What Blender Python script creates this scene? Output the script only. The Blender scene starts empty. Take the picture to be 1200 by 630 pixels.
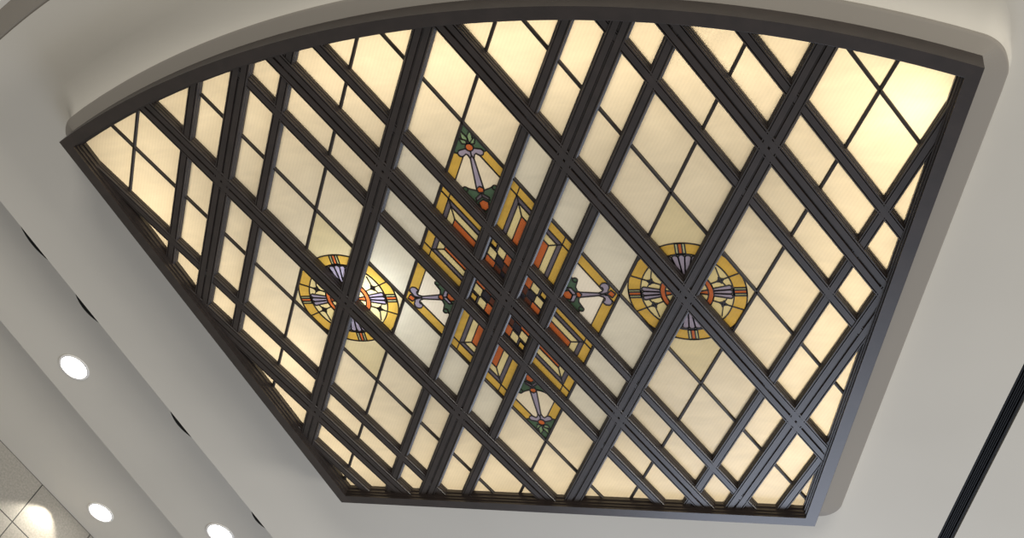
import bpy, bmesh, math, random
from mathutils import Vector, Matrix
from mathutils.geometry import delaunay_2d_cdt

random.seed(4)
sc = bpy.context.scene
col = sc.collection
PI = math.pi

# ------------------------------------------------------------------ frame of reference
# The laylight is laid out in its own plan: X across, Y towards its straight edge, Z up.
# One plan unit is 0.7 m; plan height 0 (underside of the bars) is 8.165 m over the floor.
S = 0.7
Z0 = 8.165
ASP = 1.7102                      # the bars cross at about 60 degrees
RCAM = ((0.9420919, 0.2108367, 0.2607885),
        (-0.0257524, 0.8208364, -0.5705824),
        (-0.3343645, 0.5308251, 0.7787330))      # rows: camera right, down, forward
CAM = Vector((4.15218, -6.75727, -9.30726))


def W(x, y, z=0.0):
    return Vector((x * S, y * S, z * S + Z0))


def L(x, y, z=0.0):               # inside a thing whose Empty stands at plan height 0
    return Vector((x * S, y * S, z * S))


# ------------------------------------------------------------------ materials
def srgb(r, g, b):
    def f(c):
        c /= 255.0
        return c / 12.92 if c <= 0.04045 else ((c + 0.055) / 1.055) ** 2.4
    return (f(r), f(g), f(b), 1.0)


def new_mat(name):
    m = bpy.data.materials.new(name)
    m.use_nodes = True
    nt = m.node_tree
    for n in list(nt.nodes):
        nt.nodes.remove(n)
    out = nt.nodes.new('ShaderNodeOutputMaterial')
    return m, nt, out


def plaster_mat(name, rgb, rough=0.75, blotch=0.04):
    m, nt, out = new_mat(name)
    p = nt.nodes.new('ShaderNodeBsdfPrincipled')
    p.inputs['Roughness'].default_value = rough
    p.inputs['Specular IOR Level'].default_value = 0.25
    tc = nt.nodes.new('ShaderNodeTexCoord')
    n = nt.nodes.new('ShaderNodeTexNoise')
    n.inputs['Scale'].default_value = 0.55
    n.inputs['Detail'].default_value = 3
    r = nt.nodes.new('ShaderNodeValToRGB')
    c = srgb(*rgb)
    r.color_ramp.elements[0].position = 0.3
    r.color_ramp.elements[1].position = 0.7
    r.color_ramp.elements[0].color = tuple(v * (1 - blotch) for v in c[:3]) + (1,)
    r.color_ramp.elements[1].color = tuple(min(1, v * (1 + blotch)) for v in c[:3]) + (1,)
    nt.links.new(tc.outputs['Object'], n.inputs['Vector'])
    nt.links.new(n.outputs['Fac'], r.inputs['Fac'])
    nt.links.new(r.outputs['Color'], p.inputs['Base Color'])
    nt.links.new(p.outputs['BSDF'], out.inputs['Surface'])
    return m


def metal_mat(name, rgb, rough=0.38, spec=0.5, ior=1.5):
    m, nt, out = new_mat(name)
    p = nt.nodes.new('ShaderNodeBsdfPrincipled')
    p.inputs['Roughness'].default_value = rough
    p.inputs['Specular IOR Level'].default_value = spec
    p.inputs['IOR'].default_value = ior
    tc = nt.nodes.new('ShaderNodeTexCoord')
    n = nt.nodes.new('ShaderNodeTexNoise')
    n.inputs['Scale'].default_value = 9
    n.inputs['Detail'].default_value = 4
    r = nt.nodes.new('ShaderNodeValToRGB')
    c = srgb(*rgb)
    r.color_ramp.elements[0].position = 0.35
    r.color_ramp.elements[1].position = 0.7
    r.color_ramp.elements[0].color = tuple(v * 0.8 for v in c[:3]) + (1,)
    r.color_ramp.elements[1].color = tuple(v * 1.2 for v in c[:3]) + (1,)
    nt.links.new(tc.outputs['Object'], n.inputs['Vector'])
    nt.links.new(n.outputs['Fac'], r.inputs['Fac'])
    nt.links.new(r.outputs['Color'], p.inputs['Base Color'])
    nt.links.new(p.outputs['BSDF'], out.inputs['Surface'])
    return m


def glass_mat(name, rgb, streak=0.06, diffuse=0.22, ripple=True):
    """Opal glass: light from above comes through it, scattered."""
    m, nt, out = new_mat(name)
    c = srgb(*rgb)
    tc = nt.nodes.new('ShaderNodeTexCoord')
    mp = nt.nodes.new('ShaderNodeMapping')
    mp.inputs['Scale'].default_value = (1.0, 2.2, 1.0)
    mp.inputs['Rotation'].default_value = (0, 0, 0.5)
    n = nt.nodes.new('ShaderNodeTexNoise')
    n.inputs['Scale'].default_value = 3.2
    n.inputs['Detail'].default_value = 5
    n.inputs['Distortion'].default_value = 0.8
    r = nt.nodes.new('ShaderNodeValToRGB')
    r.color_ramp.elements[0].position = 0.3
    r.color_ramp.elements[1].position = 0.72
    r.color_ramp.elements[0].color = tuple(v * (1 - streak) for v in c[:3]) + (1,)
    r.color_ramp.elements[1].color = tuple(min(1, v * (1 + streak)) for v in c[:3]) + (1,)
    nt.links.new(tc.outputs['Object'], mp.inputs['Vector'])
    nt.links.new(mp.outputs['Vector'], n.inputs['Vector'])
    nt.links.new(n.outputs['Fac'], r.inputs['Fac'])
    t = nt.nodes.new('ShaderNodeBsdfTranslucent')
    d = nt.nodes.new('ShaderNodeBsdfDiffuse')
    g = nt.nodes.new('ShaderNodeBsdfGlossy')
    g.inputs['Roughness'].default_value = 0.25
    wv = nt.nodes.new('ShaderNodeTexWave')          # fine ribs rolled into the glass
    wv.inputs['Scale'].default_value = 13.0
    wv.inputs['Distortion'].default_value = 1.5
    wv.inputs['Detail'].default_value = 1.0
    m2 = nt.nodes.new('ShaderNodeMapping')
    m2.inputs['Rotation'].default_value = (0, 0, -0.55)
    nt.links.new(tc.outputs['Object'], m2.inputs['Vector'])
    nt.links.new(m2.outputs['Vector'], wv.inputs['Vector'])
    rr = nt.nodes.new('ShaderNodeValToRGB')
    rr.color_ramp.elements[0].color = (0.96, 0.96, 0.955, 1)
    rr.color_ramp.elements[1].color = (1, 1, 1, 1)
    nt.links.new(wv.outputs['Fac'], rr.inputs['Fac'])
    ml = nt.nodes.new('ShaderNodeMix')
    ml.data_type = 'RGBA'
    ml.blend_type = 'MULTIPLY'
    ml.inputs['Factor'].default_value = 1.0
    nt.links.new(r.outputs['Color'], ml.inputs['A'])
    nt.links.new(rr.outputs['Color'], ml.inputs['B'])
    nt.links.new(ml.outputs['Result'], t.inputs['Color'])
    nt.links.new(ml.outputs['Result'], d.inputs['Color'])
    mx = nt.nodes.new('ShaderNodeMixShader')
    mx.inputs['Fac'].default_value = diffuse
    nt.links.new(t.outputs['BSDF'], mx.inputs[1])
    nt.links.new(d.outputs['BSDF'], mx.inputs[2])
    mg = nt.nodes.new('ShaderNodeMixShader')
    mg.inputs['Fac'].default_value = 0.04
    nt.links.new(mx.outputs['Shader'], mg.inputs[1])
    nt.links.new(g.outputs['BSDF'], mg.inputs[2])
    if ripple:                                     # rolled cathedral texture
        w = nt.nodes.new('ShaderNodeTexVoronoi')
        w.inputs['Scale'].default_value = 38
        b = nt.nodes.new('ShaderNodeBump')
        b.inputs['Strength'].default_value = 0.12
        b.inputs['Distance'].default_value = 0.01
        nt.links.new(tc.outputs['Object'], w.inputs['Vector'])
        nt.links.new(w.outputs['Distance'], b.inputs['Height'])
        nt.links.new(b.outputs['Normal'], g.inputs['Normal'])
    nt.links.new(mg.outputs['Shader'], out.inputs['Surface'])
    return m


def emit_mat(name, rgb, strength):
    m, nt, out = new_mat(name)
    e = nt.nodes.new('ShaderNodeEmission')
    e.inputs['Color'].default_value = srgb(*rgb)
    e.inputs['Strength'].default_value = strength
    nt.links.new(e.outputs['Emission'], out.inputs['Surface'])
    return m


def stone_mat():
    m, nt, out = new_mat('grey_stone_tiles')
    p = nt.nodes.new('ShaderNodeBsdfPrincipled')
    p.inputs['Roughness'].default_value = 0.6
    tc = nt.nodes.new('ShaderNodeTexCoord')
    br = nt.nodes.new('ShaderNodeTexBrick')
    br.offset = 0.0
    br.squash = 1.0
    br.inputs['Scale'].default_value = 1.0
    br.inputs['Brick Width'].default_value = 1.3 * S
    br.inputs['Row Height'].default_value = 0.875 * S
    br.inputs['Mortar Size'].default_value = 0.007
    br.inputs['Mortar Smooth'].default_value = 0.0
    br.inputs['Color1'].default_value = srgb(150, 145, 135)
    br.inputs['Color2'].default_value = srgb(158, 153, 143)
    br.inputs['Mortar'].default_value = srgb(40, 38, 34)
    n = nt.nodes.new('ShaderNodeTexNoise')
    n.inputs['Scale'].default_value = 42
    n.inputs['Detail'].default_value = 4
    r = nt.nodes.new('ShaderNodeValToRGB')
    r.color_ramp.elements[0].position = 0.35
    r.color_ramp.elements[1].position = 0.65
    r.color_ramp.elements[0].color = (0.78, 0.78, 0.78, 1)
    r.color_ramp.elements[1].color = (1, 1, 1, 1)
    mx = nt.nodes.new('ShaderNodeMix')
    mx.data_type = 'RGBA'
    mx.blend_type = 'MULTIPLY'
    mx.inputs['Factor'].default_value = 1.0
    nt.links.new(tc.outputs['Object'], br.inputs['Vector'])
    nt.links.new(tc.outputs['Object'], n.inputs['Vector'])
    nt.links.new(n.outputs['Fac'], r.inputs['Fac'])
    nt.links.new(br.outputs['Color'], mx.inputs['A'])
    nt.links.new(r.outputs['Color'], mx.inputs['B'])
    nt.links.new(mx.outputs['Result'], p.inputs['Base Color'])
    nt.links.new(p.outputs['BSDF'], out.inputs['Surface'])
    return m


M_PLASTER = plaster_mat('ceiling_plaster', (201, 196, 185))
M_RING_SHADE = plaster_mat('shade_toned_plaster', (142, 136, 127))  # plaster darkened in its colour to carry the shade on rim and arched step
M_METAL = metal_mat('dark_bronze_metal', (44, 36, 32), 0.38, 0.75, 1.5)
M_CAME = metal_mat('lead_came_metal', (38, 30, 24), 0.5)
M_BLACK = metal_mat('black_metal', (10, 10, 11), 0.6, 0.2)
M_STONE = stone_mat()
M_WHITE = plaster_mat('white_enamel', (235, 233, 228), 0.4)
M_LAMP = emit_mat('lamp_face', (255, 250, 240), 14.0)
GL = {
    'cream': glass_mat('cream_opal_glass', (238, 226, 200)),
    'sand': glass_mat('sand_opal_glass', (226, 212, 172)),
    'grey': glass_mat('grey_opal_glass', (228, 222, 204)),
    'pale': glass_mat('pale_yellow_glass', (228, 212, 156), 0.08),
    'gold': glass_mat('golden_yellow_glass', (212, 174, 80), 0.12),
    'lilac': glass_mat('lilac_glass', (160, 152, 174), 0.12),
    'orange': glass_mat('orange_glass', (196, 104, 54), 0.12),
    'green': glass_mat('dark_green_glass', (72, 96, 76), 0.2),
    'leaf': glass_mat('light_green_glass', (126, 152, 116), 0.15),
    'navy': glass_mat('navy_glass', (46, 43, 52), 0.2),
    'brown': glass_mat('red_brown_glass', (92, 52, 38), 0.15),
    'white': glass_mat('white_glass', (250, 241, 224), 0.03),
    'sage': glass_mat('sage_glass', (190, 196, 150), 0.1),
    'violet': glass_mat('slate_violet_glass', (102, 96, 106), 0.12),
}
GLASS_NAME = {'cream': 'cream_glass', 'grey': 'grey_glass', 'sand': 'sand_glass', 'pale': 'pale_yellow_glass', 'gold': 'golden_glass', 'lilac': 'lilac_glass',
              'orange': 'orange_glass', 'green': 'green_glass', 'leaf': 'leaf_glass', 'navy': 'navy_glass',
              'brown': 'brown_glass', 'white': 'white_glass', 'sage': 'sage_glass', 'violet': 'violet_glass'}


# ------------------------------------------------------------------ object helpers
def link_bm(name, bm, mat, parent=None, smooth=False, normals=True):
    if normals:
        bmesh.ops.recalc_face_normals(bm, faces=bm.faces)
    me = bpy.data.meshes.new(name)
    bm.to_mesh(me)
    bm.free()
    me.materials.append(mat)
    if smooth:
        for p in me.polygons:
            p.use_smooth = True
    o = bpy.data.objects.new(name, me)
    col.objects.link(o)
    if parent:
        o.parent = parent
    return o


def thing(name, label, cat, loc, group=None):
    o = bpy.data.objects.new(name, None)
    o.empty_display_size = 0.2
    col.objects.link(o)
    o.location = loc
    o['label'] = label
    o['category'] = cat
    if group:
        o['group'] = group
    return o


def structure(o, label, cat):
    o['kind'] = 'structure'
    o['label'] = label
    o['category'] = cat
    return o


def extrude(bm, p0, p1, prof, conv=L):
    """Sweep the closed outline prof [(offset, z)] along the plan segment p0-p1."""
    d = (p1 - p0).normalized()
    n = Vector((-d.y, d.x))
    a = [bm.verts.new(conv(p0.x + n.x * o, p0.y + n.y * o, z)) for o, z in prof]
    b = [bm.verts.new(conv(p1.x + n.x * o, p1.y + n.y * o, z)) for o, z in prof]
    k = len(prof)
    for i in range(k):
        bm.faces.new((a[i], a[(i + 1) % k], b[(i + 1) % k], b[i]))
    bm.faces.new(a)
    bm.faces.new(list(reversed(b)))


def poly_area(p):
    return 0.5 * sum(p[i].x * p[(i + 1) % len(p)].y - p[(i + 1) % len(p)].x * p[i].y for i in range(len(p)))


def clip_half(poly, q, n):            # keep points with (p-q).n >= 0
    out = []
    for i in range(len(poly)):
        a, b = poly[i], poly[(i + 1) % len(poly)]
        da, db = (a - q).dot(n), (b - q).dot(n)
        if da >= 0:
            out.append(a)
        if (da >= 0) != (db >= 0):
            out.append(a + (b - a) * (da / (da - db)))
    return out


def clip_convex(poly, hull):          # hull counter-clockwise
    for i in range(len(hull)):
        a, b = hull[i], hull[(i + 1) % len(hull)]
        e = b - a
        if e.length < 1e-7:
            continue
        poly = clip_half(poly, a, Vector((-e.y, e.x)).normalized())
        if len(poly) < 3:
            return []
    out = []
    for p in poly:
        if not out or (p - out[-1]).length > 1e-5:
            out.append(p)
    if len(out) > 1 and (out[0] - out[-1]).length < 1e-5:
        out.pop()
    return out if len(out) > 2 and abs(poly_area(out)) > 1e-5 else []


def clip_line(p, d, hull):
    t0, t1 = -1e9, 1e9
    for i in range(len(hull)):
        a, b = hull[i], hull[(i + 1) % len(hull)]
        e = b - a
        if e.length < 1e-7:
            continue
        n = Vector((-e.y, e.x))
        num, den = (p - a).dot(n), d.dot(n)
        if abs(den) < 1e-9:
            if num < 0:
                return None
            continue
        t = -num / den
        if den > 0:
            t0 = max(t0, t)
        else:
            t1 = min(t1, t)
    return (p + d * t0, p + d * t1) if t1 - t0 > 1e-3 else None


def offset_poly(poly, d):             # counter-clockwise, inward for d > 0
    n = len(poly)
    out = []
    for i in range(n):
        a, b, c = poly[i - 1], poly[i], poly[(i + 1) % n]
        e1, e2 = (b - a).normalized(), (c - b).normalized()
        n1, n2 = Vector((-e1.y, e1.x)), Vector((-e2.y, e2.x))
        m = n1 + n2
        out.append(b + m * (d / (1 + n1.dot(n2))))
    return out


# ------------------------------------------------------------------ outline of the laylight
ARC_C, ARC_R = Vector((0.0, 8.65)), 12.047
HX, HY = 4.845, -2.38
BX, BY = 3.105, 3.285


def outline(nseg=56):
    a0 = math.atan2(HY - ARC_C.y, -HX)
    a1 = math.atan2(HY - ARC_C.y, HX)
    pts = [Vector((BX, BY)), Vector((-BX, BY))]
    arc = [ARC_C + Vector((math.cos(a0 + (a1 - a0) * i / nseg), math.sin(a0 + (a1 - a0) * i / nseg))) * ARC_R
           for i in range(nseg + 1)]
    return pts + arc                  # order: bottom right, bottom left, then the arc left to right


OUT = outline()
if poly_area(OUT) < 0:
    OUT.reverse()
GLASS_EDGE = offset_poly(OUT, 0.165)
BAR_EDGE = offset_poly(OUT, 0.135)
BAR_HIDE = offset_poly(OUT, 0.10)

laylight = thing('stained_glass_laylight',
                 'arched stained glass laylight of cream panes in a dark diagonal lattice in the white ceiling',
                 'stained glass ceiling', (0, 0, Z0))

# outer frame: one moulding swept round the outline
FPROF = [(0.0, 0.17), (0.0, -0.079), (0.002, -0.08), (0.128, -0.08), (0.13, -0.079), (0.13, -0.045), (0.146, -0.045), (0.146, -0.012),
         (0.162, -0.012), (0.162, 0.03), (0.178, 0.03), (0.178, 0.105), (0.05, 0.17)]
bm = bmesh.new()
rings = [[bm.verts.new(L(p.x, p.y, z)) for p in offset_poly(OUT, d)] for d, z in FPROF]
for i in range(len(FPROF)):
    A, B = rings[i], rings[(i + 1) % len(FPROF)]
    for k in range(len(A)):
        bm.faces.new((A[k], A[(k + 1) % len(A)], B[(k + 1) % len(A)], B[k]))
link_bm('outer_frame', bm, M_METAL, laylight)

# ------------------------------------------------------------------ the lattice of bars
# lattice coordinates (a, b): X = b - a, Y = (a + b) * ASP
def AB(a, b):
    return Vector((b - a, (a + b) * ASP))


DA = Vector((1.0, ASP)).normalized()      # direction of a bar with constant a
DB = Vector((-1.0, ASP)).normalized()     # direction of a bar with constant b
SL = 0.277                                # slim bar beside an even main bar
TM = 0.637                                # muntin line beside an even main bar
ZG = 0.078                                # height of the glass
main_prof = [(-0.094, -0.016), (-0.084, -0.016), (-0.081, 0.0), (-0.075, 0.0), (-0.072, -0.016), (-0.013, -0.016), (-0.007, 0.006), (0.007, 0.006), (0.013, -0.016), (0.072, -0.016), (0.075, 0.0), (0.081, 0.0), (0.084, -0.016), (0.094, -0.016),
             (0.098, -0.01), (0.098, 0.012), (0.108, 0.016), (0.108, 0.04), (0.117, 0.044), (0.117, 0.1),
             (-0.117, 0.1), (-0.117, 0.044), (-0.108, 0.04), (-0.108, 0.016), (-0.098, 0.012), (-0.098, -0.01)]
slim_prof = [(-0.05, -0.004), (-0.041, -0.004), (-0.038, 0.01), (-0.033, 0.01), (-0.03, -0.004), (0.03, -0.004), (0.033, 0.01), (0.038, 0.01), (0.041, -0.004), (0.05, -0.004), (0.054, 0.002), (0.054, 0.022), (0.063, 0.026), (0.063, 0.048), (0.071, 0.052), (0.071, 0.1),
             (-0.071, 0.1), (-0.071, 0.052), (-0.063, 0.048), (-0.063, 0.026), (-0.054, 0.022), (-0.054, 0.002)]
lines = []                                # (value, is_main)
for k in range(-6, 7):
    lines.append((float(k), True))
    if k % 2 == 0:
        lines += [(k - SL, False), (k + SL, False)]
lines.sort()


def line_seg(fam, v, hull):
    p = AB(v, 0) if fam == 'a' else AB(0, v)
    return clip_line(p, DA if fam == 'a' else DB, hull)


present = {'a': [], 'b': []}
for fam in 'ab':
    for v, is_main in lines:
        seg = line_seg(fam, v, BAR_EDGE)
        if not seg or (seg[1] - seg[0]).length < 0.12:
            continue
        present[fam].append((v, is_main))
        dz = 0.0 if fam == 'a' else 0.0012
        prof = [(o, z + (dz if z < 0.09 else dz * 0.5)) for o, z in (main_prof if is_main else slim_prof)]
        bm = bmesh.new()
        d = DA if fam == 'a' else DB
        n = Vector((-d.y, d.x))
        mid = (seg[0] + seg[1]) * 0.5
        ends = []
        for o_, z_ in prof:
            g_ = clip_line(mid + n * o_, d, BAR_HIDE)
            ends.append(g_ if g_ else (seg[0] + n * o_, seg[0] + n * o_ + d * 0.002))
        A_ = [bm.verts.new(L(g_[0].x, g_[0].y, z_)) for g_, (o_, z_) in zip(ends, prof)]
        B_ = [bm.verts.new(L(g_[1].x, g_[1].y, z_)) for g_, (o_, z_) in zip(ends, prof)]
        for k in range(len(prof)):
            k2 = (k + 1) % len(prof)
            bm.faces.new((A_[k], A_[k2], B_[k2], B_[k]))
        bm.faces.new(A_)
        bm.faces.new(list(reversed(B_)))
        link_bm('main_bar' if is_main else 'slim_bar', bm, M_METAL, laylight)

# ------------------------------------------------------------------ glass
def pane_mesh(name, polys, mat, parent, z=ZG):
    bm = bmesh.new()
    for p in polys:
        vs = [bm.verts.new(L(q.x, q.y, z)) for q in p]
        try:
            bm.faces.new(list(reversed(vs)) if poly_area(p) > 0 else vs)      # facing down into the hall
        except ValueError:
            pass
    bmesh.ops.remove_doubles(bm, verts=bm.verts, dist=1e-5)
    return link_bm(name, bm, mat, parent, normals=False)


def strip(bm, p0, p1, w, z0, z1):
    if (p1 - p0).length < 1e-4:
        return
    extrude(bm, p0, p1, [(-w, z0), (w, z0), (w, z1), (-w, z1)])


def leaded(name, label, outer, motifs, parent, lead=0.0065, extra=()):
    """One leaded panel: the outer polygon in cream glass, cut by coloured motifs (key, polygon), later ones on top."""
    if poly_area(outer) < 0:
        outer = list(reversed(outer))
    verts, faces = [], []
    for mo in [('base', outer)] + motifs:
        key, poly = mo[0], mo[1]
        if poly_area(poly) < 0:
            poly = list(reversed(poly))
        faces.append(list(range(len(verts), len(verts) + len(poly))))
        verts += [Vector((p.x, p.y)) for p in poly]
    vo, eo, fo, _, _, fid = delaunay_2d_cdt(verts, [], faces, 1, 1e-5)
    top = []
    for k, ids in zip(range(len(fo)), fid):
        top.append(max(ids) if ids and 0 in ids else -1)
    keys = [outer_key if i == 0 else motifs[i - 1][0] for i, outer_key in enumerate([None] * (len(motifs) + 1))]
    keys[0] = OUTER_KEY[0]
    root = None
    by = {}
    for f, t in zip(fo, top):
        if t >= 0:
            by.setdefault(t, []).append([vo[i] for i in f])
    first = 0 if 0 in by else min(by)
    root = pane_mesh(name, by[first], GL[keys[first]], parent)
    if label:
        root['label'] = label
    for t in sorted(by):
        if t != first:
            k = keys[t]
            c = pane_mesh(motifs[t - 1][2] if len(motifs[t - 1]) > 2 else GLASS_NAME[k], by[t], GL[k], root)
            c['label'] = GLASS_NAME[k].replace('_', ' ') + ' piece'
    edges = {}
    for f, t in zip(fo, top):
        for i in range(3):
            e = tuple(sorted((f[i], f[(i + 1) % 3])))
            edges.setdefault(e, []).append(t)
    bm = bmesh.new()
    for e, ts in edges.items():
        if len(ts) == 2 and ts[0] != ts[1] and min(ts) >= 0:
            strip(bm, vo[e[0]], vo[e[1]], lead, ZG - 0.011, ZG + 0.002)
    for p, q in extra:
        strip(bm, p, q, lead * 0.9, ZG - 0.0105, ZG + 0.0018)
    link_bm('lead_came', bm, M_CAME, root)
    return root


OUTER_KEY = ['cream']


def seg_split(lo, hi):
    """muntin line inside the lattice interval lo..hi, if any"""
    for k in range(-6, 7, 2):
        for s in (-1, 1):
            if lo + 0.02 < k + s * TM < hi - 0.02:
                return k + s * TM
    return None


def rect_ab(a0, a1, b0, b1):
    return [AB(a0, b0), AB(a1, b0), AB(a1, b1), AB(a0, b1)]


def ccw(p):
    return p if poly_area(p) > 0 else list(reversed(p))


cells = []
va = [-7.0] + [v for v, _ in present['a']] + [7.0]
vb = [-7.0] + [v for v, _ in present['b']] + [7.0]
va = sorted(set([v for v, _ in lines]))
vb = va
n_sub = 0
for i in range(len(va) - 1):
    for j in range(len(vb) - 1):
        a0, a1, b0, b1 = va[i], va[i + 1], vb[j], vb[j + 1]
        cell = clip_convex(ccw(rect_ab(a0, a1, b0, b1)), GLASS_EDGE)
        if not cell:
            continue
        ta, tb = seg_split(a0, a1), seg_split(b0, b1)
        sa = [a0] + ([ta] if ta is not None else []) + [a1]
        sb = [b0] + ([tb] if tb is not None else []) + [b1]
        plain = []
        special = []
        for x in range(len(sa) - 1):
            for y in range(len(sb) - 1):
                q = clip_convex(ccw(rect_ab(sa[x], sa[x + 1], sb[y], sb[y + 1])), GLASS_EDGE)
                if not q:
                    continue
                ma, mb = (sa[x] + sa[x + 1]) / 2, (sb[y] + sb[y + 1]) / 2
                in_med = any(abs(ma - ca) < 0.363 and abs(mb - cb) < 0.363 for ca, cb in ((1, -1), (-1, 1)))
                in_mid = abs(ma) < TM and abs(mb) < TM
                if in_med or in_mid:
                    special.append((ma, mb))
                else:
                    plain.append(q)
        tint = 'grey' if any(abs(x) < TM and abs(y) < TM and ((abs(x) < SL) != (abs(y) < SL) or (x * y < 0 and abs(x) > SL)) for x, y in special) else 'cream'
        cells.append((cell, plain, special, ta, tb, tint))
cells.sort(key=lambda c: -abs(poly_area(c[0])))
small = []
count = 0
for cell, plain, special, ta, tb, tint in cells:
    if not plain:
        continue
    if count >= 100:
        small += plain
        continue
    count += 1
    g = pane_mesh('glass_panel', plain, GL[tint], laylight)
    if tint == 'grey':
        g['label'] = 'greyish glass panel near the centre'
    for fam, v in (('a', ta), ('b', tb)):
        if v is None:
            continue
        seg = clip_line(AB(v, 0) if fam == 'a' else AB(0, v), DA if fam == 'a' else DB, ccw(cell))
        if not seg:
            continue
        bm = bmesh.new()
        extrude(bm, seg[0], seg[1], [(-0.018, ZG - 0.02), (-0.01, ZG - 0.03), (0.01, ZG - 0.03), (0.018, ZG - 0.02), (0.018, ZG + 0.004), (-0.018, ZG + 0.004)])
        link_bm('muntin', bm, M_CAME, g)
if small:
    o = pane_mesh('corner_glass', small, GL['cream'], laylight)
    o['kind'] = 'stuff'
print('glass panels', count, 'rest', len(small))


def circle_pts(c, r, a0=0.0, a1=2 * PI, n=48):
    full = abs(a1 - a0 - 2 * PI) < 1e-6
    return [c + Vector((math.cos(a0 + (a1 - a0) * i / n), math.sin(a0 + (a1 - a0) * i / n))) * r for i in range(n if full else n + 1)]


def petals(c, ang, n, r0, r1, w0, w1):
    """n petals side by side along direction ang, from radius r0 (half width w0) to rounded tips at r1 (half width w1)"""
    out = []
    u, v = Vector((math.cos(ang), math.sin(ang))), Vector((-math.sin(ang), math.cos(ang)))
    for i in range(n):
        l0, l1 = -w0 + 2 * w0 * i / n, -w0 + 2 * w0 * (i + 1) / n
        m0, m1 = -w1 + 2 * w1 * i / n, -w1 + 2 * w1 * (i + 1) / n
        rr = (m1 - m0) / 2
        cm = (m0 + m1) / 2
        bend = r1 - rr * 0.8 - abs(cm) * 0.12
        pts = [c + u * r0 + v * l0, c + u * bend + v * m0]
        for k in range(1, 6):
            t = -PI / 2 + PI * k / 6
            pts.append(c + u * (bend + math.cos(t) * rr * 0.8) + v * (cm + math.sin(t) * rr))
        pts += [c + u * bend + v * m1, c + u * r0 + v * l1]
        out.append(pts)
    return out


# --- the two round medallions
RM = 0.63
for ca, cb, lab in ((1, -1, 'round golden medallion left of the centre'),
                    (-1, 1, 'round golden medallion right of the centre')):
    c = AB(ca, cb)
    h = 0.363
    diamond = ccw(rect_ab(ca - h, ca + h, cb - h, cb + h))
    spokes = []
    ms = [('gold', circle_pts(c, RM * 0.995, n=72), 'golden_ring')]
    ms.append(('pale', circle_pts(c, RM * 0.78, n=60), 'inner_disc'))
    # joints of the golden ring and spokes: split by extra wedges of the same glass
    for s in (0, 1):
        for t in (-1, 1):
            a = PI * s + t * 0.39
            b = PI * s
            w = [c + Vector((math.cos(x), math.sin(x))) * RM * r for x, r in
                 [(b + (a - b) * k / 6, 0.995) for k in range(7)] + [(b + (a - b) * k / 6, 0.78) for k in range(6, -1, -1)]]
            ms.append(('gold', w, 'ring_segment'))
            w = [c + Vector((math.cos(x), math.sin(x))) * RM * r for x, r in
                 [(b + (a - b) * k / 6, 0.78) for k in range(7)] + [(b + (a - b) * k / 6, 0.45) for k in range(6, -1, -1)]]
            ms.append(('pale', w, 'disc_segment'))
    for s in range(4):                       # cardinal bars of the ring
        a = s * PI / 2
        u, v = Vector((math.cos(a), math.sin(a))), Vector((-math.sin(a), math.cos(a)))
        for k0, k1, key in ((-0.082, -0.034, 'sage'), (-0.034, 0.034, 'orange'), (0.034, 0.082, 'sage')):
            ms.append((key, [c + (u * 0.785 + v * k0) * RM, c + (u * 0.99 + v * k0) * RM, c + (u * 0.99 + v * k1) * RM, c + (u * 0.785 + v * k1) * RM]))
    for s in (0, 1):
        for p in petals(c, PI * s, 3, RM * 0.44, RM * 0.765, RM * 0.075, RM * 0.135):
            ms.append(('lilac', p, 'petal'))
        for p in petals(c, PI / 2 + PI * s, 5, RM * 0.2, RM * 0.765, RM * 0.04, RM * 0.27):
            ms.append(('lilac', p, 'petal'))
        for t in (-1, 1):                    # small white beads between petal tips
            ms.append(('white', circle_pts(c + Vector((math.cos(PI * s), 0)) * RM * 0.752 + Vector((0, t * 0.045 * RM)), RM * 0.022, n=6), 'bead'))
            ms.append(('white', circle_pts(c + Vector((t * 0.055 * RM, (1 - 2 * s) * RM * 0.752)), RM * 0.022, n=6), 'bead'))
    for s in (0, 1):                         # orange crescents either side of the crossing
        for t0, t1 in ((-0.95, 0.95),):
            a0, a1 = PI * s + t0, PI * s + t1
            ms.append(('orange', circle_pts(c, RM * 0.45, a0, a1, 16) + list(reversed(circle_pts(c, RM * 0.36, a0, a1, 16))), 'crescent'))
        u = Vector((1 - 2 * s, 0))
        v = Vector((0, 1))
        ms.append(('orange', [c + u * RM * 0.36 + v * RM * 0.05, c + u * RM * 0.12, c + u * RM * 0.36 - v * RM * 0.05]))
    ms.append(('orange', circle_pts(c + Vector((0, RM * 0.2)), RM * 0.035, n=10)))
    ms.append(('orange', circle_pts(c - Vector((0, RM * 0.2)), RM * 0.035, n=10)))
    for s in (0, 1):                         # four navy star jewels with little spokes
        for t in (-1, 1):
            a = PI * s + t * 0.39
            q = c + Vector((math.cos(a), math.sin(a))) * RM * 0.63
            u, v = Vector((math.cos(a), math.sin(a))), Vector((-math.sin(a), math.cos(a)))
            spokes.append((q, q + (v * 0.26 * t + u * 0.05) * RM))
            spokes.append((q, q + (-v * 0.15 * t + u * 0.03) * RM))
            star = []
            for k in range(8):
                r = (0.068 if k % 2 == 0 else 0.034) * RM
                star.append(q + u * math.cos(k * PI / 4) * r + v * math.sin(k * PI / 4) * r)
            ms.append(('navy', star, 'star_jewel'))
    OUTER_KEY[0] = 'sand'
    leaded('medallion', lab, diamond, ms, laylight, extra=spokes)
    OUTER_KEY[0] = 'cream'
# muntins that bound each medallion diamond already run in the neighbouring panels

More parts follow.
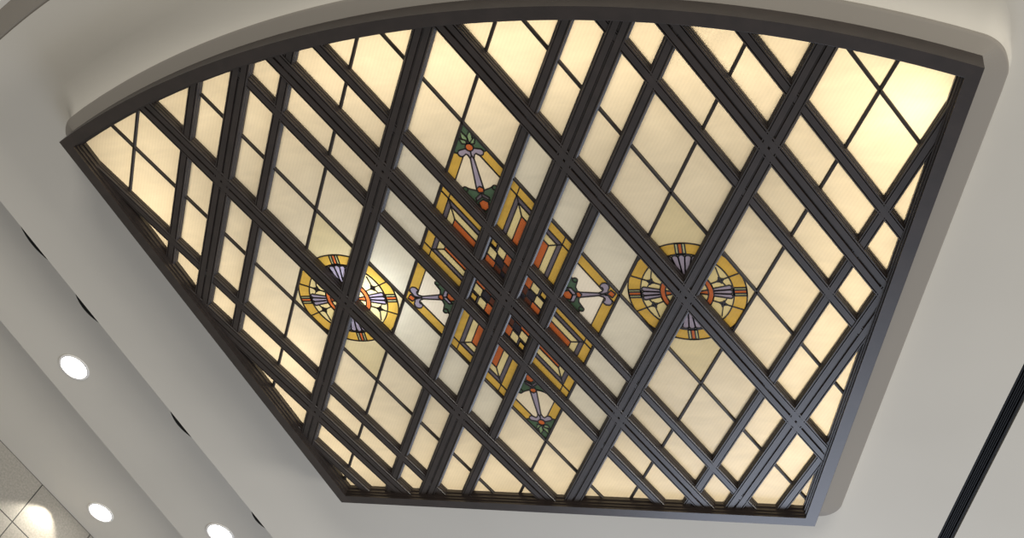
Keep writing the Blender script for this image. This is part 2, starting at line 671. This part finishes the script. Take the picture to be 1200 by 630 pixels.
# --- four tulip panels round the centre
def tulip_side(sa_, sb_, lab):
    """flower with its axis across the laylight (short diagonal)"""
    tip = AB(TM * sa_, TM * sb_)
    ax = -tip.normalized()
    lat = Vector((-ax.y, ax.x))

    def q(s, t):
        return tip + ax * s + lat * t
    outer = ccw(rect_ab(SL * sa_, TM * sa_, SL * sb_, TM * sb_))

    def r(p0, p1, q0, q1):
        return [AB(p0 * sa_, q0 * sb_), AB(p1 * sa_, q0 * sb_), AB(p1 * sa_, q1 * sb_), AB(p0 * sa_, q1 * sb_)]
    ms = [('gold', r(0.25, TM, 0.562, TM)), ('gold', r(0.562, TM, 0.25, TM))]
    # green leaves by the centre
    ms.append(('green', [q(0.455, 0.0), q(0.475, 0.10), q(0.445, 0.17), q(0.45, 0.205), q(0.49, 0.205), q(0.52, 0.33), q(0.72, 0.0),
                         q(0.52, -0.33), q(0.49, -0.205), q(0.45, -0.205), q(0.445, -0.17), q(0.475, -0.10)]))
    ms.append(('green', circle_pts(q(0.465, 0.195), 0.03, n=10)))
    ms.append(('green', circle_pts(q(0.465, -0.195), 0.03, n=10)))
    ms.append(('lilac', [q(0.475, 0.0), q(0.53, 0.095), q(0.575, 0.095), q(0.525, 0.0)]))
    ms.append(('lilac', [q(0.475, 0.0), q(0.53, -0.095), q(0.575, -0.095), q(0.525, 0.0)]))
    ms.append(('orange', [q(0.53, 0.0), q(0.56, 0.06), q(0.625, 0.05), q(0.64, 0.0), q(0.625, -0.05), q(0.56, -0.06)]))
    # stem and hooks
    ms.append(('lilac', [q(0.16, 0.012), q(0.445, 0.034), q(0.445, -0.034), q(0.16, -0.012)], 'stem'))
    for t in (1, -1):
        hook = [q(0.13, 0.02 * t), q(0.115, 0.06 * t), q(0.10, 0.085 * t), q(0.105, 0.125 * t), q(0.135, 0.15 * t), q(0.175, 0.145 * t), q(0.2, 0.115 * t),
                q(0.2, 0.09 * t), q(0.178, 0.085 * t), q(0.172, 0.06 * t), q(0.19, 0.035 * t), q(0.235, 0.018 * t), q(0.2, 0.0)]
        ms.append(('lilac', hook, 'scroll'))
    ms.append(('orange', [q(0.045, 0.0), q(0.09, 0.05), q(0.14, 0.0), q(0.09, -0.05)]))
    ms.append(('orange', [q(0.425, 0.0), q(0.45, 0.042), q(0.485, 0.03), q(0.485, -0.03), q(0.45, -0.042)]))
    OUTER_KEY[0] = 'white'
    leaded('tulip_panel', lab, outer, ms, laylight)
    OUTER_KEY[0] = 'cream'


def tulip_long(sgn, lab):
    """flower with its axis up and down the laylight (long diagonal)"""
    tip = AB(TM * sgn, TM * sgn)
    ax = -tip.normalized()
    lat = Vector((-ax.y, ax.x))

    def q(s, t):
        return tip + ax * s + lat * t
    outer = ccw(rect_ab(SL * sgn, TM * sgn, SL * sgn, TM * sgn))

    def r(p0, p1, q0, q1):
        return [AB(p0 * sgn, q0 * sgn), AB(p1 * sgn, q0 * sgn), AB(p1 * sgn, q1 * sgn), AB(p0 * sgn, q1 * sgn)]
    ms = [('gold', r(0.25, TM, 0.567, TM)), ('gold', r(0.567, TM, 0.25, TM))]
    ms.append(('green', [q(-0.05, 0), q(0.33, 0.22), q(0.37, 0.10), q(0.30, 0.0), q(0.37, -0.10), q(0.33, -0.22)]))
    for a in (-0.75, -0.3, 0.3, 0.75):        # leaflets under the jewel
        b = q(0.28, 0.0)
        d = (-ax * math.cos(a) + lat * math.sin(a))
        n = Vector((-d.y, d.x))
        ln = 0.2 if abs(a) < 0.5 else 0.13
        ms.append(('leaf', [b + d * 0.03, b + d * ln * 0.45 + n * 0.032, b + d * ln, b + d * ln * 0.55 - n * 0.032], 'leaflet'))
    ms.append(('green', [q(0.82, 0.0), q(0.79, 0.10), q(0.765, 0.155), q(0.79, 0.19), q(0.83, 0.17), q(0.86, 0.24), q(1.25, 0.0),
                         q(0.86, -0.24), q(0.83, -0.17), q(0.79, -0.19), q(0.765, -0.155), q(0.79, -0.10)]))
    ms.append(('green', circle_pts(q(0.785, 0.165), 0.03, n=10)))
    ms.append(('green', circle_pts(q(0.785, -0.165), 0.03, n=10)))
    ms.append(('violet', [q(0.84, 0.0), q(0.90, 0.075), q(0.94, 0.075), q(0.89, 0.0)]))
    ms.append(('violet', [q(0.84, 0.0), q(0.90, -0.075), q(0.94, -0.075), q(0.89, 0.0)]))
    ms.append(('orange', [q(0.92, 0.0), q(0.955, 0.055), q(1.03, 0.045), q(1.06, 0.0), q(1.03, -0.045), q(0.955, -0.055)]))
    ms.append(('lilac', [q(0.36, 0.016), q(0.79, 0.04), q(0.79, -0.04), q(0.36, -0.016)], 'stem'))
    for t in (1, -1):
        hook = [q(0.305, 0.03 * t), q(0.315, 0.08 * t), q(0.325, 0.125 * t), q(0.355, 0.145 * t), q(0.39, 0.13 * t), q(0.4, 0.10 * t),
                q(0.385, 0.075 * t), q(0.37, 0.055 * t), q(0.385, 0.035 * t), q(0.43, 0.02 * t), q(0.39, 0.0), q(0.34, 0.0)]
        ms.append(('lilac', hook, 'scroll'))
    ms.append(('orange', circle_pts(q(0.295, 0.0), 0.045, n=10)))
    ms.append(('orange', [q(0.76, 0.0), q(0.785, 0.042), q(0.835, 0.03), q(0.835, -0.03), q(0.785, -0.042)]))
    OUTER_KEY[0] = 'cream'
    leaded('tulip_panel', lab, outer, ms, laylight)


tulip_side(1, -1, 'tulip panel left of the centre, pointing at the left medallion')
tulip_side(-1, 1, 'tulip panel right of the centre, pointing at the right medallion')
tulip_long(-1, 'tulip panel above the centre, pointing at the arched edge')
tulip_long(1, 'tulip panel below the centre, pointing at the straight edge')


# --- eight chevron strips round the centre
def chevron(swap, sl, sc_):
    def P(l, c):
        return AB(l * sl, c * sc_) if not swap else AB(c * sc_, l * sl)

    def r(l0, l1, c0, c1):
        return [P(l0, c0), P(l1, c0), P(l1, c1), P(l0, c1)]
    outer = ccw(r(SL, TM, 0.0, SL))
    ms = [('gold', r(SL - 0.01, 0.57, 0.186, SL + 0.01)), ('gold', r(0.57, TM, 0.186, SL + 0.01)), ('gold', r(0.57, TM, -0.01, 0.186)),
          ('violet', [P(SL - 0.01, 0.158), P(0.541, 0.158), P(0.57, 0.186), P(SL - 0.01, 0.186)]),
          ('violet', [P(0.541, -0.01), P(0.541, 0.158), P(0.57, 0.186), P(0.57, -0.01)]),
          ('pale', [P(SL - 0.01, 0.111), P(0.492, 0.111), P(0.541, 0.158), P(SL - 0.01, 0.158)]),
          ('pale', [P(0.492, -0.01), P(0.492, 0.111), P(0.541, 0.158), P(0.541, -0.01)])]
    OUTER_KEY[0] = 'orange'
    leaded('chevron_panel', None, outer, ms, laylight)
    OUTER_KEY[0] = 'cream'


for swap in (False, True):
    for sl in (-1, 1):
        for s2 in (-1, 1):
            chevron(swap, sl, s2)


# --- four mosaic diamonds at the very centre
def mosaic(sa_, sb_):
    def r(p0, p1, q0, q1):
        return [AB(p0 * sa_, q0 * sb_), AB(p1 * sa_, q0 * sb_), AB(p1 * sa_, q1 * sb_), AB(p0 * sa_, q1 * sb_)]
    outer = ccw(r(0, SL, 0, SL))
    ms = [('brown', r(0.05, 0.105, 0.10, 0.225)), ('brown', r(0.10, 0.225, 0.05, 0.105)), ('navy', r(0.105, 0.16, 0.105, 0.16)),
          ('orange', r(0.155, 0.228, 0.062, 0.112)), ('orange', r(0.062, 0.112, 0.155, 0.228)),
          ('pale', r(0.165, 0.228, 0.112, 0.172)), ('pale', r(0.112, 0.172, 0.165, 0.228)),
          ('violet', r(0.172, 0.184, 0.172, 0.232)), ('violet', r(0.172, 0.232, 0.172, 0.184)),
          ('gold', r(0.186, 0.228, 0.186, 0.228))]
    OUTER_KEY[0] = 'navy'
    leaded('mosaic_panel', None, outer, ms, laylight)
    OUTER_KEY[0] = 'cream'


for s1 in (-1, 1):
    for s2 in (-1, 1):
        mosaic(s1, s2)

# muntins beside the stained panels that no plain panel carries
def muntin_ab(fam, v, w0, w1, parent):
    p, q = (AB(v, w0), AB(v, w1)) if fam == 'a' else (AB(w0, v), AB(w1, v))
    bm = bmesh.new()
    extrude(bm, p, q, [(-0.018, ZG - 0.02), (-0.01, ZG - 0.03), (0.01, ZG - 0.03), (0.018, ZG - 0.02), (0.018, ZG + 0.004), (-0.018, ZG + 0.004)])
    return link_bm('muntin', bm, M_CAME, parent)


# ------------------------------------------------------------------ plaster surround and ceiling plates
ZC, Z2, Z3 = 0.5, 1.0, 1.5
CEN = Vector((0.0, 0.3))
NA = 220
angs = [2 * PI * i / NA for i in range(NA)]
for p in (Vector((HX, HY)), Vector((-HX, HY)), Vector((BX, BY)), Vector((-BX, BY))):
    a = math.atan2(p.y - CEN.y, p.x - CEN.x) % (2 * PI)
    k = min(range(len(angs)), key=lambda i: abs(angs[i] - a))
    angs[k] = a
    angs += [(a + i * 0.0045) % (2 * PI) for i in range(-12, 13) if i]
angs = sorted(set(round(x, 6) for x in angs))


def radial(poly, ang):
    d = Vector((math.cos(ang), math.sin(ang)))
    best = None
    for i in range(len(poly)):
        a, b = poly[i] - CEN, poly[(i + 1) % len(poly)] - CEN
        e = b - a
        den = d.x * e.y - d.y * e.x
        if abs(den) < 1e-12:
            continue
        t = (a.x * e.y - a.y * e.x) / den
        s = (a.x * d.y - a.y * d.x) / den
        if -1e-6 <= s <= 1 + 1e-6 and t > 0:
            best = t if best is None else max(best, t)
    return CEN + d * best


def rounded(poly_sides, rad):
    """polygon with every corner listed in rad {index: radius} rounded"""
    out = []
    n = len(poly_sides)
    for i, b in enumerate(poly_sides):
        if i not in rad:
            out.append(b)
            continue
        a, c = poly_sides[i - 1], poly_sides[(i + 1) % n]
        e1, e2 = (a - b).normalized(), (c - b).normalized()
        cosang = max(-1, min(1, e1.dot(e2)))
        half = math.acos(cosang) / 2
        r = rad[i]
        t = min(r / math.tan(half), (a - b).length * 0.9, (c - b).length * 0.9)
        r = t * math.tan(half)
        ctr = b + (e1 + e2).normalized() * (r / math.sin(half))
        s0, s1 = b + e1 * t - ctr, b + e2 * t - ctr
        t0, t1 = math.atan2(s0.y, s0.x), math.atan2(s1.y, s1.x)
        dt = (t1 - t0 + PI) % (2 * PI) - PI
        out += [ctr + Vector((math.cos(t0 + dt * k / 24), math.sin(t0 + dt * k / 24))) * r for k in range(25)]
    return out


def surround(e_arc, e_side, e_bot, r_top, r_bot):
    """outline like the laylight's but pushed out by different amounts, corners rounded"""
    sd = Vector((HX - BX, HY - BY)).normalized()               # up the right edge
    sn = Vector((-sd.y, sd.x))
    if sn.x < 0:
        sn = -sn
    p0 = Vector((BX, BY)) + sn * e_side
    # right edge meets the bottom line and the arc
    t = (BY + e_bot - p0.y) / sd.y
    br = p0 + sd * t
    R = ARC_R + e_arc
    v = p0 - ARC_C
    bq, cq = v.dot(sd), v.dot(v) - R * R
    t = -bq + math.sqrt(bq * bq - cq)
    tr = p0 + sd * t
    a0 = math.atan2(tr.y - ARC_C.y, -tr.x)
    a1 = math.atan2(tr.y - ARC_C.y, tr.x)
    k = 40
    arc = [ARC_C + Vector((math.cos(a0 + (a1 - a0) * i / k), math.sin(a0 + (a1 - a0) * i / k))) * R for i in range(k + 1)]
    # take a little of the arc off at both ends so the corner can round
    cut = 2
    arc2 = [Vector((-tr.x, tr.y))] + arc[cut:-cut] + [tr]
    pts = [br, Vector((-br.x, br.y))] + arc2
    n = len(pts)
    return rounded(pts, {0: r_bot, 1: r_bot, 2: r_top, n - 1: r_top})


def loft(bm, layers, close=False):
    rows = [[bm.verts.new(W(p.x, p.y, z)) for p in ring] for ring, z in layers]
    for A, B in zip(rows, rows[1:]):
        for k in range(len(A)):
            bm.faces.new((A[k], A[(k + 1) % len(A)], B[(k + 1) % len(A)], B[k]))
    return rows


def ring_of(poly):
    return [radial(poly, a) for a in angs]


def grow(ring, d):
    n = len(ring)
    out = []
    for i in range(n):
        t = ring[(i + 1) % n] - ring[i - 1]
        nn = Vector((t.y, -t.x)).normalized()
        if nn.dot(ring[i] - CEN) < 0:
            nn = -nn
        out.append(ring[i] + nn * (d if not callable(d) else d(nn)))
    return out


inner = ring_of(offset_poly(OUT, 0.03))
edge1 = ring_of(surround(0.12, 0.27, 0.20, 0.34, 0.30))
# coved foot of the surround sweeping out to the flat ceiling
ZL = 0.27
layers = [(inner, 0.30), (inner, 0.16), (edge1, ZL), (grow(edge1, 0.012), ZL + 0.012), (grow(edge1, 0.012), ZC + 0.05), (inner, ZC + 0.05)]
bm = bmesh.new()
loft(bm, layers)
o = link_bm('trim_1', bm, M_RING_SHADE, None, smooth=False)
structure(o, 'smooth plaster rim toned darker for shade with rounded corners framing the stained glass laylight', 'ceiling trim')
layers = []
COVE, DROP = 0.42, ZC - ZL - 0.02
for k in range(0, 9):
    t = k / 8 * PI / 2
    layers.append((grow(edge1, lambda nn, q=1 - math.cos(t): 0.005 + (0.05 + (COVE - 0.05) * max(0.0, -nn.y) ** 3) * q), ZL + 0.02 + DROP * math.sin(t)))
foot, foot_z = layers[-1]

# edges of the stepped ceiling, in plan
L1 = (Vector((-6.756, -1.351)), Vector((-5.017, 4.774)))
SLT = (Vector((5.320, 1.298)), Vector((4.459, 4.008)))
ARC_RIM = 13.30


def along(seg, y):
    d = seg[1] - seg[0]
    return seg[0] + d * ((y - seg[0].y) / d.y)


def plate_outline(r_arc, left, right, y_bot):
    # right edge up to the arc, arc leftwards, left edge down
    def hit(seg):
        d = (seg[0] - seg[1]).normalized()
        v = seg[1] - ARC_C
        bq, cq = v.dot(d), v.dot(v) - r_arc * r_arc
        return seg[1] + d * (-bq + math.sqrt(bq * bq - cq))
    tr, tl = hit(right), hit(left)
    a0 = math.atan2(tr.y - ARC_C.y, tr.x)
    a1 = math.atan2(tl.y - ARC_C.y, tl.x)
    if a1 > a0:
        a1 -= 2 * PI
    arc = [ARC_C + Vector((math.cos(a0 + (a1 - a0) * i / 60), math.sin(a0 + (a1 - a0) * i / 60))) * r_arc for i in range(61)]
    return [along(right, y_bot)] + arc + [along(left, y_bot)]


PL = plate_outline(ARC_RIM, L1, SLT, 7.5)
for p in (PL[0], PL[1], PL[-1], PL[-2]):
    pass
ang2 = list(angs)
for p in (PL[0], PL[1], PL[-1], PL[-2]):
    a = math.atan2(p.y - CEN.y, p.x - CEN.x) % (2 * PI)
    k = min(range(len(ang2)), key=lambda i: abs(ang2[i] - a))
    ang2[k] = a
rim = []
for k in range(len(ang2)):
    rim.append(radial(PL, ang2[k]))
bm = bmesh.new()
mid = [f.lerp(r, 0.5) for f, r in zip(foot, rim)]
loft(bm, layers + [(mid, ZC), (rim, ZC), (rim, Z2 + 0.02), (foot, Z2 + 0.04)])
o = link_bm('ceiling', bm, M_PLASTER, None, normals=False)
for p in o.data.polygons[:8 * len(foot)]:
    p.use_smooth = True
structure(o, 'flat off-white plaster ceiling around the laylight', 'ceiling')


def slab(name, pts, z, th, mat, label, cat):
    """horizontal plate: plan outline pts, underside at z"""
    bm = bmesh.new()
    lo = [bm.verts.new(W(p[0], p[1], z)) for p in pts]
    hi = [bm.verts.new(W(p[0], p[1], z + th)) for p in pts]
    bm.faces.new(lo)
    bm.faces.new(list(reversed(hi)))
    for i in range(len(pts)):
        j = (i + 1) % len(pts)
        bm.faces.new((lo[i], lo[j], hi[j], hi[i]))
    o = link_bm(name, bm, mat)
    return structure(o, label, cat)


L2 = (Vector((-8.482, 0.936)), Vector((-7.254, 5.505)))
L3 = (Vector((-10.588, 3.877)), Vector((-9.809, 6.261)))


def ext(seg, y0, y1):
    return along(seg, y0), along(seg, y1)


a, b = ext(L1, -3.6, 9.5)
c, d = ext(L2, -3.6, 9.5)
inset = Vector((0.75, -0.2))
slab('ceiling', [a + inset * 0.02, b + inset * 0.02, d, c], Z2, Z3 - Z2 + 0.02, M_PLASTER, 'middle band of the stepped ceiling, the one with two downlights showing', 'ceiling')
a, b = ext(L3, -3.6, 9.5)
slab('ceiling', [c + inset * 0.02, d + inset * 0.02, b, a], Z3, 0.12, M_PLASTER, 'outermost band of the stepped ceiling, beside the grey stone wall', 'ceiling')

# right-hand plate beyond the slot
a, b = ext(SLT, -3.0, 8.5)
sh = Vector((0.183, 0.0))
slab('ceiling', [a + sh, b + sh, b + Vector((5, 0)), a + Vector((5, 0))], ZC, 0.12, M_PLASTER, 'strip of white ceiling beyond the black slot diffuser', 'ceiling')

# sloped step behind the arched rim, and the ceiling beyond it
bm = bmesh.new()
prev = None
K = 40
for i in range(K + 1):
    t = -PI / 2 - 0.62 + 0.95 * i / K
    u = Vector((math.cos(t), math.sin(t)))
    ring = [(ARC_RIM - 0.06, ZC + 0.03), (ARC_RIM + 0.03, ZC + 0.005), (ARC_RIM + 0.26, ZC + 0.2), (ARC_RIM + 0.26, ZC + 0.3), (ARC_RIM - 0.06, ZC + 0.3)]
    vs = [bm.verts.new(W(*(ARC_C + u * r), z)) for r, z in ring]
    if prev:
        for k in range(len(vs)):
            bm.faces.new((prev[k], prev[(k + 1) % len(vs)], vs[(k + 1) % len(vs)], vs[k]))
    else:
        bm.faces.new(vs)
    prev = vs
bm.faces.new(list(reversed(prev)))
o = link_bm('trim_2', bm, M_RING_SHADE)
structure(o, 'curved sloping step following the arched rim of the ceiling', 'ceiling trim')
pts = []
for i in range(K + 1):
    t = -PI / 2 - 0.62 + 0.95 * i / K
    pts.append(ARC_C + Vector((math.cos(t), math.sin(t))) * (ARC_RIM + 0.25))
for i in range(K, -1, -1):
    t = -PI / 2 - 0.62 + 0.95 * i / K
    pts.append(ARC_C + Vector((math.cos(t), math.sin(t))) * (ARC_RIM + 3.0))
slab('ceiling', pts, ZC + 0.2, 0.12, M_WHITE, 'pale curved ceiling beyond the arched step', 'ceiling')

# ------------------------------------------------------------------ stone wall
wa, wb = ext(L3, -4.0, 9.0)
o0 = L3[0]
dv = (L3[1] - L3[0]).normalized()
bm = bmesh.new()
org = W(o0.x + dv.x * 1.11, o0.y + dv.y * 1.11, Z3 - 0.875)         # a joint crossing
ex = Vector((dv.x, dv.y, 0))
ez = Vector((0, 0, 1))
en = ex.cross(ez)
mw = Matrix.Identity(4)
mw.col[0][:3] = ex
mw.col[1][:3] = ez
mw.col[2][:3] = en
mw.translation = org
lo_l, hi_l = -9.0 * S, 7.0 * S
zlo, zhi = -org.z, 0.9 * S
vs = []
for zz in (0.0, -0.12):
    vs.append([bm.verts.new(Vector(p)) for p in ((lo_l, zlo, zz), (hi_l, zlo, zz), (hi_l, zhi, zz), (lo_l, zhi, zz))])
A, B = vs
toward = (W(CAM.x, CAM.y, 0) - org).dot(en)
if toward < 0:
    for v in A:
        v.co.z = 0.0
    for v in B:
        v.co.z = 0.12
bm.faces.new(A)
bm.faces.new(list(reversed(B)))
for i in range(4):
    j = (i + 1) % 4
    bm.faces.new((A[i], A[j], B[j], B[i]))
o = link_bm('wall_left', bm, M_STONE)
o.matrix_world = mw
structure(o, 'grey stone tiled wall with dark joints meeting the stepped ceiling', 'wall')

# ------------------------------------------------------------------ slot diffusers
def slot_diffuser(label, p0, p1, width, z, side, fins):
    """long black air slot with blades; p0-p1 is the near edge, side the direction it widens in"""
    t = thing('slot_diffuser', label, 'air vent', W(p0.x, p0.y, z))
    base = W(p0.x, p0.y, z)

    def C(x, y, zz):
        return W(x, y, zz) - base
    d = (p1 - p0).normalized()
    n = Vector((-d.y, d.x))
    if n.dot(side) < 0:
        n = -n
    sg = 1 if n.dot(Vector((-d.y, d.x))) > 0 else -1
    bm = bmesh.new()
    w = width
    extrude(bm, p0, p1, [(sg * o_, zz) for o_, zz in (((0, z), (0.02, z), (0.02, z + 0.08), (w - 0.02, z + 0.08), (w - 0.02, z), (w, z), (w, z + 0.1), (0, z + 0.1)) if w > 0.05 else ((0, z), (w, z), (w, z + 0.05), (0, z + 0.05)))], C)
    link_bm('housing', bm, M_BLACK, t)
    for k in range(fins):
        o_ = 0.02 + (w - 0.04) * (k + 1) / (fins + 1)
        bm = bmesh.new()
        extrude(bm, p0, p1, [(sg * (o_ - 0.006), z + 0.004), (sg * (o_ + 0.006), z + 0.004), (sg * (o_ + 0.012), z + 0.085), (sg * o_, z + 0.085)], C)
        link_bm('blade', bm, M_BLACK, t)
    return t


p0, p1 = ext(SLT, -2.0, 7.0)
off = Vector((0.006, 0))
slot_diffuser('long black linear slot diffuser with thin blades along the right side of the ceiling', p0 + off, p1 + off, 0.15, ZC + 0.004, Vector((1, 0)), 4)

def seal(t, p0, p1, w, z):
    base = t.location
    d = (p1 - p0).normalized()
    n = Vector((-d.y, d.x))
    if n.x > 0:
        n = -n
    lo, hi = [], []
    bm = bmesh.new()
    K = 10
    for k in range(K + 1):
        u = k / K
        p = p0.lerp(p1, u)
        ww = max(0.004, w * math.sin(PI * u) ** 0.8)
        for lst, zz in ((lo, z), (hi, z + 0.03)):
            lst.append((bm.verts.new(W(p.x, p.y, zz) - base), bm.verts.new(W(p.x + n.x * ww, p.y + n.y * ww, zz) - base)))
    for k in range(K):
        a_, b_, c_, d_ = lo[k], lo[k + 1], hi[k], hi[k + 1]
        bm.faces.new((a_[0], b_[0], b_[1], a_[1]))
        bm.faces.new((c_[0], c_[1], d_[1], d_[0]))
        bm.faces.new((a_[0], c_[0], d_[0], b_[0]))
        bm.faces.new((a_[1], b_[1], d_[1], c_[1]))
    bm.faces.new((lo[0][0], lo[0][1], hi[0][1], hi[0][0]))
    bm.faces.new((lo[K][0], hi[K][0], hi[K][1], lo[K][1]))
    link_bm('seal_strip', bm, M_BLACK, t)


q0, q1 = ext(L1, -3.4, 8.5)
q0, q1 = q0 + Vector((-0.004, 0)), q1 + Vector((-0.004, 0))
t = slot_diffuser('thin black air slot showing in slivers along the left edge of the flat ceiling', q0, q1, 0.02, ZC + 0.02, Vector((-1, 0)), 0)
for y0, y1, ww in ((-0.98, -0.38, 0.05), (0.12, 0.66, 0.06), (2.2, 2.75, 0.06), (4.2, 4.6, 0.05)):
    seal(t, along((q0, q1), y0), along((q0, q1), y1), ww + 0.02, ZC + 0.015)

# ------------------------------------------------------------------ downlights
def downlight(x, y, z, label, r=0.21):
    t = thing('downlight', label, 'ceiling light', W(x, y, z), 'recessed downlights in the stepped ceiling')

    def lathe(prof, name, mat, cap=False):
        bm = bmesh.new()
        rows = []
        for rr, zz in prof:
            rows.append([bm.verts.new(Vector((math.cos(2 * PI * k / 32) * rr * S, math.sin(2 * PI * k / 32) * rr * S, zz * S))) for k in range(32)])
        for P, Q in zip(rows, rows[1:]):
            for k in range(32):
                bm.faces.new((P[k], P[(k + 1) % 32], Q[(k + 1) % 32], Q[k]))
        if cap:
            bm.faces.new(rows[-1])
        return link_bm(name, bm, mat, t, smooth=False)
    lathe([(r * 1.18, 0.0), (r * 1.17, -0.012), (r * 1.02, -0.016), (r * 0.98, -0.004), (r * 0.98, 0.0)], 'trim_ring', M_WHITE)
    lathe([(r * 0.98, -0.003), (r * 0.6, -0.008), (r * 0.2, -0.010), (0.02, -0.0105)], 'lamp', M_LAMP, cap=True)
    return t


downlight(-7.588, 1.831, Z2, 'bright round downlight, farthest left of those in the middle ceiling band')
downlight(-6.471, 5.341, Z2, 'bright round downlight in the middle ceiling band at the bottom edge of the photo')
downlight(-9.31, 5.567, Z3, 'bright round downlight in the outermost ceiling band beside the stone wall')

# ------------------------------------------------------------------ lights
def area(name, loc, target, size, size_y, energy, rgb):
    ld = bpy.data.lights.new(name, 'AREA')
    ld.shape = 'RECTANGLE'
    ld.size, ld.size_y = size, size_y
    ld.energy = energy
    ld.color = rgb
    o = bpy.data.objects.new(name, ld)
    col.objects.link(o)
    o.location = loc
    o.rotation_euler = (Vector(target) - Vector(loc)).to_track_quat('-Z', 'Y').to_euler()
    return o


def point(name, loc, energy, rgb, rad=0.1):
    ld = bpy.data.lights.new(name, 'POINT')
    ld.energy = energy
    ld.color = rgb
    ld.shadow_soft_size = rad
    o = bpy.data.objects.new(name, ld)
    col.objects.link(o)
    o.location = loc
    return o


WARM = (1.0, 0.84, 0.60)
# lamps over the glass, round the edge of the laylight
def tube(x0, y0, x1, y1, e, z=0.95, w=0.3, rgb=WARM):
    m = W((x0 + x1) / 2, (y0 + y1) / 2, z)
    ln = math.hypot(x1 - x0, y1 - y0) * S
    o = area('laylight_lamp', m, m - Vector((0, 0, 1)), ln, w, e, rgb)
    o.rotation_euler = (0, 0, math.atan2(y1 - y0, x1 - x0))
    return o


tube(-4.4, -2.2, -2.9, 2.9, 12)
tube(4.4, -2.2, 2.9, 2.9, 16)
tube(-2.8, 2.9, 2.8, 2.9, 10)
tube(-4.2, -2.3, -1.4, -2.95, 6)
tube(-1.4, -2.95, 1.4, -2.95, 11)
tube(1.4, -2.95, 4.2, -2.3, 9)
point('laylight_lamp', W(4.35, -2.0, 0.55), 6, WARM)
point('laylight_lamp', W(-2.95, 0.85, 0.5), 2.5, (1.0, 0.86, 0.65))
point('laylight_lamp', W(-4.1, -1.4, 0.5), 1.5, WARM)
area('laylight_lamp', W(0.0, 0.2, 2.6), W(0.0, 0.2, 0), 8.0 * S, 5.0 * S, 34, (1.0, 0.90, 0.74))  # soft overhead fill, added to brighten the middle panes
point('laylight_lamp', W(-1.75, -0.1, 0.45), 10, (0.92, 0.97, 1.0))
# unseen cool area light, added for the bluish sheen on the bars
area('sheen_light', W(3.0, 14.0, -8.5), W(0.5, 0.5, 0), 7.0, 5.5, 620, (0.72, 0.81, 1.0))
# unseen low key lights, added to shade the ceiling steps and frame edges
area('shade_key', W(18.0, -44.0, -17.0), W(-2.0, 1.0, 0.3), 10.0, 6.0, 5600, (1.0, 0.97, 0.91))
area('shade_key', W(56.0, 5.0, -19.0), W(-3.0, 2.0, 0.3), 10.0, 6.0, 6200, (1.0, 0.97, 0.91))
# wall washer in the outermost band, just out of the picture
ld = bpy.data.lights.new('wall_washer', 'SPOT')
ld.energy = 70
ld.spot_size = 1.8
ld.spot_blend = 0.35
ld.shadow_soft_size = 0.05
ld.color = (1.0, 0.93, 0.8)
o = bpy.data.objects.new('wall_washer', ld)
col.objects.link(o)
o.location = W(-9.85, 5.2, Z3 - 0.02)

w = bpy.data.worlds.new('hall')
sc.world = w
w.use_nodes = True
bg = w.node_tree.nodes['Background']
bg.inputs['Color'].default_value = (1.0, 0.965, 0.92, 1)
bg.inputs['Strength'].default_value = 0.26

# ------------------------------------------------------------------ camera
cd = bpy.data.cameras.new('camera')
cd.sensor_width = 36.0
cd.lens = 36.0 * 1290.87 / 1200.0
cd.clip_end = 200
cam = bpy.data.objects.new('camera', cd)
col.objects.link(cam)
r0, r1, r2 = (Vector(v) for v in RCAM)
m = Matrix.Identity(4)
m.col[0][:3] = r0
m.col[1][:3] = -r1
m.col[2][:3] = -r2
m.translation = W(*CAM)
cam.matrix_world = m
sc.camera = cam

sc.view_settings.view_transform = 'Standard'
sc.view_settings.look = 'None'
sc.view_settings.exposure = 0.0
sc.view_settings.gamma = 1.0
sc.view_settings.use_curve_mapping = False
